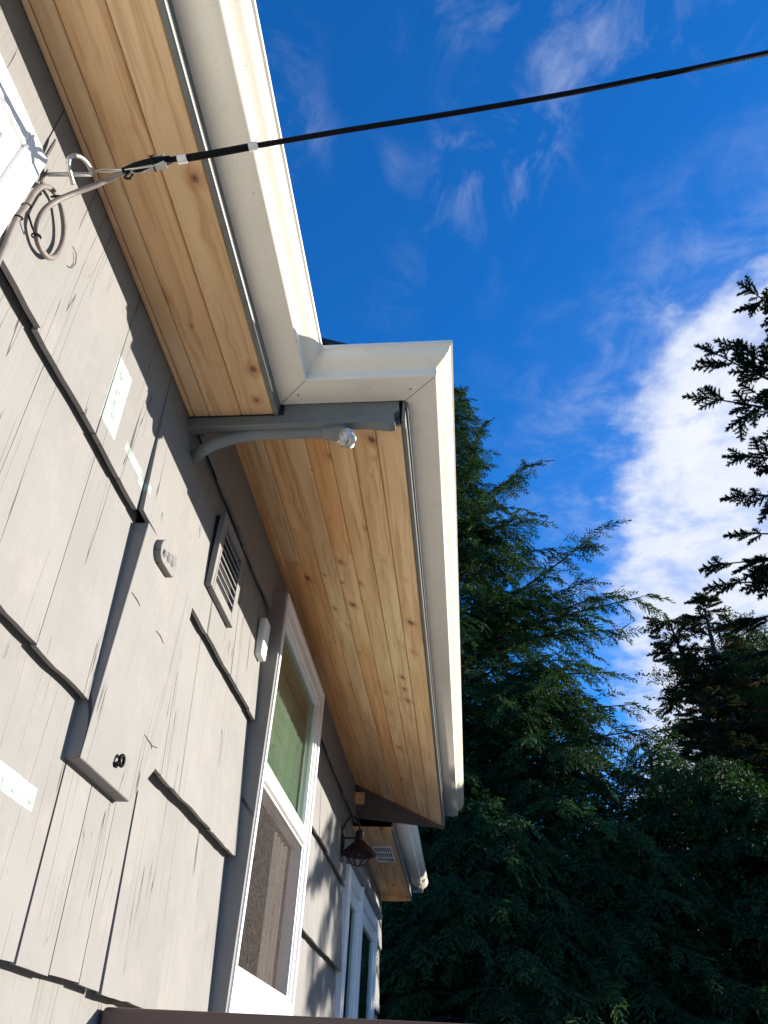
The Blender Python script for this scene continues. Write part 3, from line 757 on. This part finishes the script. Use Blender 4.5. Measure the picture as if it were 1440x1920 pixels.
# ---------------------------------------------------------------- trees
def leafmat(name, a, b_, tip=None, rough=.75):
    def fn(w, bs):
        r = attr(w); co = objco(w)
        c = w.mix(r, a, b_)
        if tip: c = w.mix(w.step(r, .70, .95), c, tip)
        n = w.noise(co, .8, 3, .6); c = w.mix(1.0, c, w.mix(w.step(n, .3, .7), (.75, .8, .8), (1.25, 1.2, 1.1)), 'MULTIPLY')
        w.put(bs.inputs['Base Color'], c); bs.inputs['Roughness'].default_value = rough; bs.inputs['Specular IOR Level'].default_value = .25
        out = [n_ for n_ in w.n if n_.type == 'OUTPUT_MATERIAL'][0]
        tl = w.new('ShaderNodeBsdfTranslucent'); w.put(tl.inputs[0], w.mix(1.0, c, (1.3, 1.5, .6), 'MULTIPLY'))
        mx = w.new('ShaderNodeMixShader'); mx.inputs[0].default_value = .22
        w.l.new(bs.outputs[0], mx.inputs[1]); w.l.new(tl.outputs[0], mx.inputs[2]); w.l.new(mx.outputs[0], out.inputs[0])
    return mat(name, fn=fn)
M['hemlock'] = leafmat('hemlock_needles', (.016, .040, .014), (.050, .100, .030))
M['spruce'] = leafmat('spruce_needles', (.010, .022, .014), (.024, .042, .022))
M['spruce_cones'] = leafmat('coned_spruce_needles', (.026, .045, .022), (.075, .070, .030), (.24, .11, .045))
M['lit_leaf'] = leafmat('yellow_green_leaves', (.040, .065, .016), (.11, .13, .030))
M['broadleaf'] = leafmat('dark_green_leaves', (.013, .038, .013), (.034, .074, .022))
M['bark'] = mat('conifer_bark', rough=.9, fn=dirty((.030, .022, .017), (.015, .011, .009), 12, .7, .9, .8))

nr = np.random.RandomState(4)
def frond_template(kind, v):
    """leaf-sized triangles along a spray lying in +X; returns (T,3,3)"""
    rs = np.random.RandomState(v + 31); T = []
    def tri(p, d, L, wd, nrm):
        d = d / np.linalg.norm(d); s_ = np.cross(nrm, d); s_ /= np.linalg.norm(s_) + 1e-9
        T.append([p - s_ * wd / 2 - d * L * .06, p + s_ * wd / 2 - d * L * .06, p + d * L])
    if kind == 'hemlock':
        n = 10; bend = rs.uniform(-.18, .18)
        for i in range(n):
            t = (i + rs.uniform(.2, .8)) / n; p = np.array([t, bend * t * t, -.26 * t * t + rs.uniform(-.02, .02)])
            for sgn in (-1, 1):
                if rs.rand() < .12: continue
                ln = .42 * (1 - t) ** .6 * (.4 + .6 * min(1, t * 4)) * rs.uniform(.55, 1.2) + .04
                d = np.array([rs.uniform(.5, 1), sgn * rs.uniform(.5, 1.), rs.uniform(-.55, .1)]); d /= np.linalg.norm(d)
                m_ = 4
                for k in range(m_):
                    q = p + d * ln * (k / m_); dd = d + np.array([.1, 0, -.3 * k / m_]) + rs.uniform(-.2, .2, 3)
                    tri(q, dd, ln / m_ * 1.6, .050, rs.uniform(-1, 1, 3) + np.array([0, 0, .6]))
                    if k < 3: tri(q, d + rs.uniform(-.9, .9, 3), max(.07, ln * .30), .042, rs.uniform(-1, 1, 3))
        tri(np.array([.8, 0, -.15]), np.array([1, bend, -.5]), .25, .035, np.array([0, 0, 1.]))
    elif kind == 'spruce':
        n = 16
        for i in range(n):
            t = (i + .3) / n; p = np.array([t, 0, .02 * math.sin(t * 4)])
            for a in range(6):
                an = a * math.pi / 3 + i * .6 + rs.uniform(-.3, .3); l = .15 * (1 - .4 * t)
                d = np.array([.75, math.cos(an), math.sin(an)]); tri(p, d, l * rs.uniform(.8, 1.2), .055, np.array([math.sin(an), -math.sin(an) * .3, math.cos(an) + .2]))
        for j in range(7):
            t0 = .12 + j * .115; sgn = 1 if j % 2 else -1; base = np.array([t0, 0, 0]); d0 = np.array([.8, sgn * .75, rs.uniform(-.1, .25)]); d0 /= np.linalg.norm(d0); L = .38 * (1 - t0) + .08
            for i in range(7):
                p = base + d0 * L * i / 7
                for a in range(4):
                    an = a * math.pi / 2 + i * .7; d = d0 * .8 + np.array([0, math.cos(an), math.sin(an)]) * .8
                    tri(p, d, .11, .05, np.array([.3, -math.sin(an), math.cos(an)]))
    else:
        for i in range(64):
            t = rs.uniform(0.05, 1); p = np.array([t, rs.uniform(-.3, .3) * (1.1 - t), rs.uniform(-.12, .1)])
            d = np.array([rs.uniform(.1, 1), rs.uniform(-1, 1), rs.uniform(-.9, .2)]); d /= np.linalg.norm(d)
            s_ = np.cross(rs.normal(size=3), d); s_ /= np.linalg.norm(s_); L = rs.uniform(.06, .12); wd = L * .33
            T.append([p, p + d * L * .5 + s_ * wd, p + d * L]); T.append([p, p + d * L, p + d * L * .5 - s_ * wd])
    return np.array(T)
TPL = {k: [frond_template(k, v) for v in range(4)] for k in ('hemlock', 'spruce', 'leaf')}

def place_fronds(pos, dirs, lens, kind, hang=.0):
    """pos (N,3) dirs (N,3) lens (N,)"""
    N = len(pos); d = dirs / np.linalg.norm(dirs, axis=1)[:, None]
    upv = np.array([0, 0, 1.0]) + nr.normal(0, .28, (N, 3))
    s_ = np.cross(upv, d); s_ /= np.linalg.norm(s_, axis=1)[:, None] + 1e-9; u_ = np.cross(d, s_)
    B = np.stack([d, s_, u_], 1) * lens[:, None, None]           # rows
    out = []; rn = []
    idx = nr.randint(0, 4, N)
    for v in range(4):
        sel = np.where(idx == v)[0]
        if not len(sel): continue
        T = TPL[kind][v]; t = T.reshape(-1, 3)
        w_ = np.einsum('pk,nkj->npj', t, B[sel]) + pos[sel][:, None, :]
        out.append(w_.reshape(-1, 3)); rn.append(np.repeat(nr.rand(len(sel)), len(T)))
    return np.concatenate(out), np.concatenate(rn)

def tri_mesh(name, V, R_, material, parent):
    me = bpy.data.meshes.new(name); n = len(V); o0 = np.array(origin_of(parent))
    V = (V - o0).astype(np.float32)
    me.vertices.add(n); me.vertices.foreach_set('co', V.ravel())
    me.loops.add(n); me.loops.foreach_set('vertex_index', np.arange(n, dtype=np.int32))
    me.polygons.add(n // 3); me.polygons.foreach_set('loop_start', np.arange(0, n, 3, dtype=np.int32))
    at = me.attributes.new('rnd', 'FLOAT', 'FACE'); at.data.foreach_set('value', R_.astype(np.float32))
    me.update(calc_edges=True); me.materials.append(material)
    o = bpy.data.objects.new(name, me); col.objects.link(o); o.parent = parent; return o

def tree(name, label, base, H, r_trunk, kind, material, radius, zmin, nb, flen, rise=.15, droop=.5, spacing=.2, tips=(), lean=(0, 0), tops=None, group=None, clip=None, keep=1.0, sub=.45):
    """base, tips in metres; radius: function of height fraction -> branch length"""
    root = bpy.data.objects.new(name, None); col.objects.link(root); root.location = base; tag(root, label, 'tree', group)
    base = np.array(base, float)
    inv = lambda p: ((p[0]) / S, (p[1]) / S, (p[2] - CZ) / S)
    tr = MB(); P_, D_, L_ = [], [], []
    axes = tops or [(0, 0, H)]
    def trunk_at(k, f_):
        ox, oy, h = axes[k]; q = max(0, f_ - .45) / .55
        return base + np.array([lean[0] * f_ + ox * q, lean[1] * f_ + oy * q, h * f_])
    for k, (ox, oy, h) in enumerate(axes):
        pts = [trunk_at(k, f_) for f_ in np.linspace(0 if k == 0 else .45, 1, 14)]
        rs_ = [r_trunk * (1 - f_) ** .8 * (1 if k == 0 else .8) + .012 for f_ in np.linspace(0 if k == 0 else .45, 1, 14)]
        tr.tube([inv(p) for p in pts], [q / S for q in rs_], 8)
    def limb(p0, p1, arch, r0):
        L = np.linalg.norm(p1 - p0); n = max(4, int(L / .35)); pts = []
        for i in range(n + 1):
            t = i / n; q = p0 + (p1 - p0) * t; q = q + np.array([0, 0, arch * L * math.sin(math.pi * t ** .8)]); pts.append(q)
        tr.tube([inv(p) for p in pts], [(r0 * (1 - i / (n + .5)) + .004) / S for i in range(n + 1)], 5)
        m_ = max(3, int(L / spacing))
        for i in range(m_):
            t = (i + nr.rand()) / m_; t = .12 + .88 * t
            if t > 1: t = 1
            j = min(n - 1, int(t * n)); a = pts[j]; b2 = pts[j + 1]; q = a + (b2 - a) * (t * n - j); fw = (b2 - a) / np.linalg.norm(b2 - a)
            sdv = np.cross(fw, [0, 0, 1]); sdv /= np.linalg.norm(sdv) + 1e-9
            for sg in (-1, 1):
                if nr.rand() > keep: continue
                dv = fw * nr.uniform(.35, .95) + sdv * sg * nr.uniform(.4, 1) + np.array([0, 0, -droop * nr.uniform(.3, 1.2) + .05])
                P_.append(q + nr.normal(0, .02, 3)); D_.append(dv); L_.append(flen * nr.uniform(.55, 1.15) * (1.15 - .6 * t))
        if sub and L > .7:
            for i in range(int(L / sub)):
                t = .15 + .8 * (i + nr.rand()) / max(1, int(L / sub)); j = min(n - 1, int(t * n)); a = pts[j]; fw2 = pts[j + 1] - a; fw2 = fw2 / np.linalg.norm(fw2)
                sdv = np.cross(fw2, [0, 0, 1]); sdv /= np.linalg.norm(sdv) + 1e-9
                dv = fw2 * nr.uniform(.4, .9) + sdv * (1 if i % 2 else -1) * nr.uniform(.3, .9) + np.array([0, 0, nr.uniform(-.45, .25) * (1 if droop > .3 else .4)]); dv /= np.linalg.norm(dv)
                l2 = (.25 + .38 * L * (1 - t) ** .7) * nr.uniform(.6, 1.1); l2 = min(l2, 1.1)
                tr.tube([inv(a), inv(a + dv * l2 * .5 + np.array([0, 0, .02])), inv(a + dv * l2 - np.array([0, 0, droop * .1]))], [.008 / S, .005 / S, .002 / S], 4)
                for q_ in np.arange(.15, 1.01, .22):
                    sd2 = np.cross(dv, [0, 0, 1]); 
                    P_.append(a + dv * l2 * q_ + nr.normal(0, .015, 3)); D_.append(dv * nr.uniform(.6, 1) + sd2 * nr.uniform(-.9, .9) + np.array([0, 0, -droop * nr.uniform(0, .9)])); L_.append(flen * nr.uniform(.45, .85))
        P_.append(pts[-1] - fw * .1); D_.append(fw + np.array([0, 0, -droop * .4])); L_.append(flen * .8)
    for i in range(nb):
        f_ = zmin + (1 - zmin) * ((i + nr.rand()) / nb); k = nr.randint(len(axes)); p0 = trunk_at(k, f_)
        az = i * 2.399 + nr.uniform(-.4, .4); Lb = radius(f_) * nr.uniform(.72, 1.12)
        if Lb < .12: continue
        p1 = p0 + np.array([math.cos(az) * Lb, math.sin(az) * Lb, rise * Lb * nr.uniform(.4, 1.5) - droop * .35 * Lb])
        if clip and clip(p1): continue
        limb(p0, p1, .08 + .06 * nr.rand(), .006 + .007 * Lb)
    for (p1, f_, arch) in tips:
        p0 = trunk_at(0, f_); limb(p0, np.array(p1), arch, .032)
    for k in range(len(axes)):
        for f_ in np.linspace(.90, .995, 7):
            for _ in range(3):
                az = nr.rand() * 6.28; P_.append(trunk_at(k, f_)); D_.append(np.array([math.cos(az), math.sin(az), .8])); L_.append(flen * (1.25 - f_) * 1.4)
    print(label[:30], len(P_))
    V, R_ = place_fronds(np.array(P_), np.array(D_), np.array(L_), kind)
    tri_mesh('crown', V, R_, material, root); tr.build('trunk', M['bark'], root, smooth=True)
    return root

def mpt(px, py, Yu): return tuple(U(pt(px, py, y=Yu)))
def gpt(px, Yu, py=1900):
    p = pt(px, py, y=Yu); return (p[0] * S, Yu * S, 0.0)

# the large hemlock behind the gutter, with long up-swept limbs reaching right
b0 = gpt(905, 16)
Hh = mpt(800, 735, 16)[2]
ztop = lambda py, Yu=16: mpt(900, py, Yu)[2]
fr_ = lambda py: ztop(py) / Hh
tree('hemlock_tree', 'large dark hemlock rising directly behind the pale gutter with long upswept limbs', (mpt(845, 1400, 16)[0], b0[1], 0), Hh, .26, 'hemlock', M['hemlock'],
     lambda f_: 3.3 * (1 - f_) ** .75 * (.48 if f_ > .72 else 1) + .30, .10, 230, .60, rise=.35, droop=.55, spacing=.20,
     tips=[(mpt(1000, 868, 16), fr_(960), -.05), (mpt(1008, 975, 16), fr_(1010), .02), (mpt(960, 905, 16.2), fr_(990), .0), (mpt(905, 800, 16), fr_(960), .0),
           (mpt(1140, 985, 15.2), fr_(1180), -.04), (mpt(1218, 1115, 15), fr_(1230), .03), (mpt(1165, 1180, 15.4), fr_(1260), .08), (mpt(1150, 1110, 16.5), fr_(1230), .02),
           (mpt(1195, 1320, 15), fr_(1400), .06), (mpt(1150, 1260, 16), fr_(1330), .08), (mpt(1100, 1090, 16), fr_(1200), .02), (mpt(1230, 1365, 14.6), fr_(1470), .05), (mpt(1060, 1130, 16), fr_(1190), .05), (mpt(1120, 1420, 15), fr_(1480), .08)])
# twin-topped spruce full of cones
b0 = gpt(1320, 26, 1140)
tree('spruce_tree', 'distant spruce with two pointed tops and brown cones', b0, mpt(1318, 1130, 26)[2], .3, 'spruce', M['spruce_cones'],
     lambda f_: 3.3 * (1 - f_) ** .8 + .25, .35, 110, .62, rise=.25, droop=.25, spacing=.28, tops=[(0, 0, mpt(1318, 1128, 26)[2]), (-1.0, .2, mpt(1283, 1150, 26)[2])], keep=.8)
# sunlit tree at the right edge
b0 = gpt(1450, 30, 1240)
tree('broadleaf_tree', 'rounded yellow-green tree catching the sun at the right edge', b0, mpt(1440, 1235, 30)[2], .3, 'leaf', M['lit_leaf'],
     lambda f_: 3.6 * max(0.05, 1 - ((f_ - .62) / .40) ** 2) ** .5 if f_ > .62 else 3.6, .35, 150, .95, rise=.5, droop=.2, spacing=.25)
# near spruce whose boughs come in from the right
nb_ = gpt(1590, 11, 800); Hs = mpt(1560, 560, 11)[2]
def fs(py): return mpt(1500, py, 11)[2] / Hs
tree('spruce_tree', 'near dark spruce whose stubby boughs reach in from the right edge', nb_, Hs, .25, 'spruce', M['spruce'],
     lambda f_: (1.0 if f_ > .45 else 1.8) * (1 - f_) ** .5 + .15, .11, 170, .50, rise=.05, droop=.3, spacing=.17,
     tips=[(mpt(1318, 745, 11), fs(800), .02), (mpt(1335, 660, 11), fs(760), -.06), (mpt(1372, 650, 11), fs(740), -.02), (mpt(1408, 545, 11), fs(620), 0), (mpt(1395, 855, 11), fs(890), .03), (mpt(1390, 930, 10.8), fs(950), .04),
           (mpt(1352, 1058, 11), fs(1060), .05), (mpt(1360, 1095, 10.7), fs(1110), .05), (mpt(1385, 1165, 11), fs(1150), .05), (mpt(1425, 1225, 11), fs(1230), .05), (mpt(1400, 1000, 11.2), fs(1010), .0)], keep=.92)
# dark mass below: separate cedars and shrubs of the tree line
def cedar(px, Yu, ytop, R0, nb, label, kind='hemlock', mt='hemlock', fl=.62, nm='cedar_tree', zm=.04, dr=.75):
    b1 = gpt(px, Yu, ytop); Ht = mpt(px, ytop, Yu)[2]
    return tree(nm, label, b1, Ht, .2, kind, M[mt], lambda f_: R0 * (1 - f_) ** .55 + .2, zm, nb, fl, rise=.22, droop=dr, spacing=.26, sub=.5, group='trees of the dark line behind the house')
cedar(1010, 14.5, 1255, 2.3, 150, 'drooping dark cedar in the middle of the tree line below the hemlock')
cedar(800, 14, 1420, 2.0, 120, 'low dark cedar directly behind the far end of the gutter')
cedar(905, 12.5, 1500, 1.5, 95, 'lower drooping cedar just right of the small far eave')
cedar(1160, 13.5, 1560, 1.7, 110, 'broad low cedar with layered drooping sprays, right of centre at the bottom')
cedar(1310, 15.5, 1440, 2.4, 130, 'dense dark broadleaf tree under the twin-topped spruce', 'leaf', 'broadleaf', .80, 'broadleaf_tree', .05, .5)
cedar(1450, 14.5, 1500, 2.2, 120, 'dark leafy tree filling the lower right corner', 'leaf', 'broadleaf', .75, 'broadleaf_tree', .05, .5)
cedar(1215, 19, 1395, 2.4, 110, 'dark cedar seen in the gap between the middle and right trees')
tree('cedar_tree', 'tall cedar out beyond the right side of the yard whose shadow dapples the far wall', (9.2 , 9.6, 0), 7.5, .22, 'hemlock', M['hemlock'],
     lambda f_: 2.0 * (1 - f_) ** .6 + .25, .08, 90, .6, rise=.1, droop=.6, spacing=.22)
# clipped hedge added out of view to shut off low horizon light
hroot = bpy.data.objects.new('hedge_blocker', None); col.objects.link(hroot); hroot.location = (10.5, 4, 0); tag(hroot, 'long low unseen hedge along the right side of the yard', 'hedge_blocker')
nh = 9000; hp = np.stack([10.5 + nr.uniform(-.5, .5, nh), nr.uniform(-14, 24, nh), nr.uniform(.1, 2.7, nh)], 1); hd = nr.normal(0, 1, (nh, 3)); hd[:, 0] -= .6
hV, hR = place_fronds(hp, hd, nr.uniform(.35, .6, nh), 'leaf'); tri_mesh('foliage', hV, hR, M['broadleaf'], hroot)
cedar(720, 17, 1600, 2.2, 90, 'dark cedar hidden mostly behind the far corner of the house')
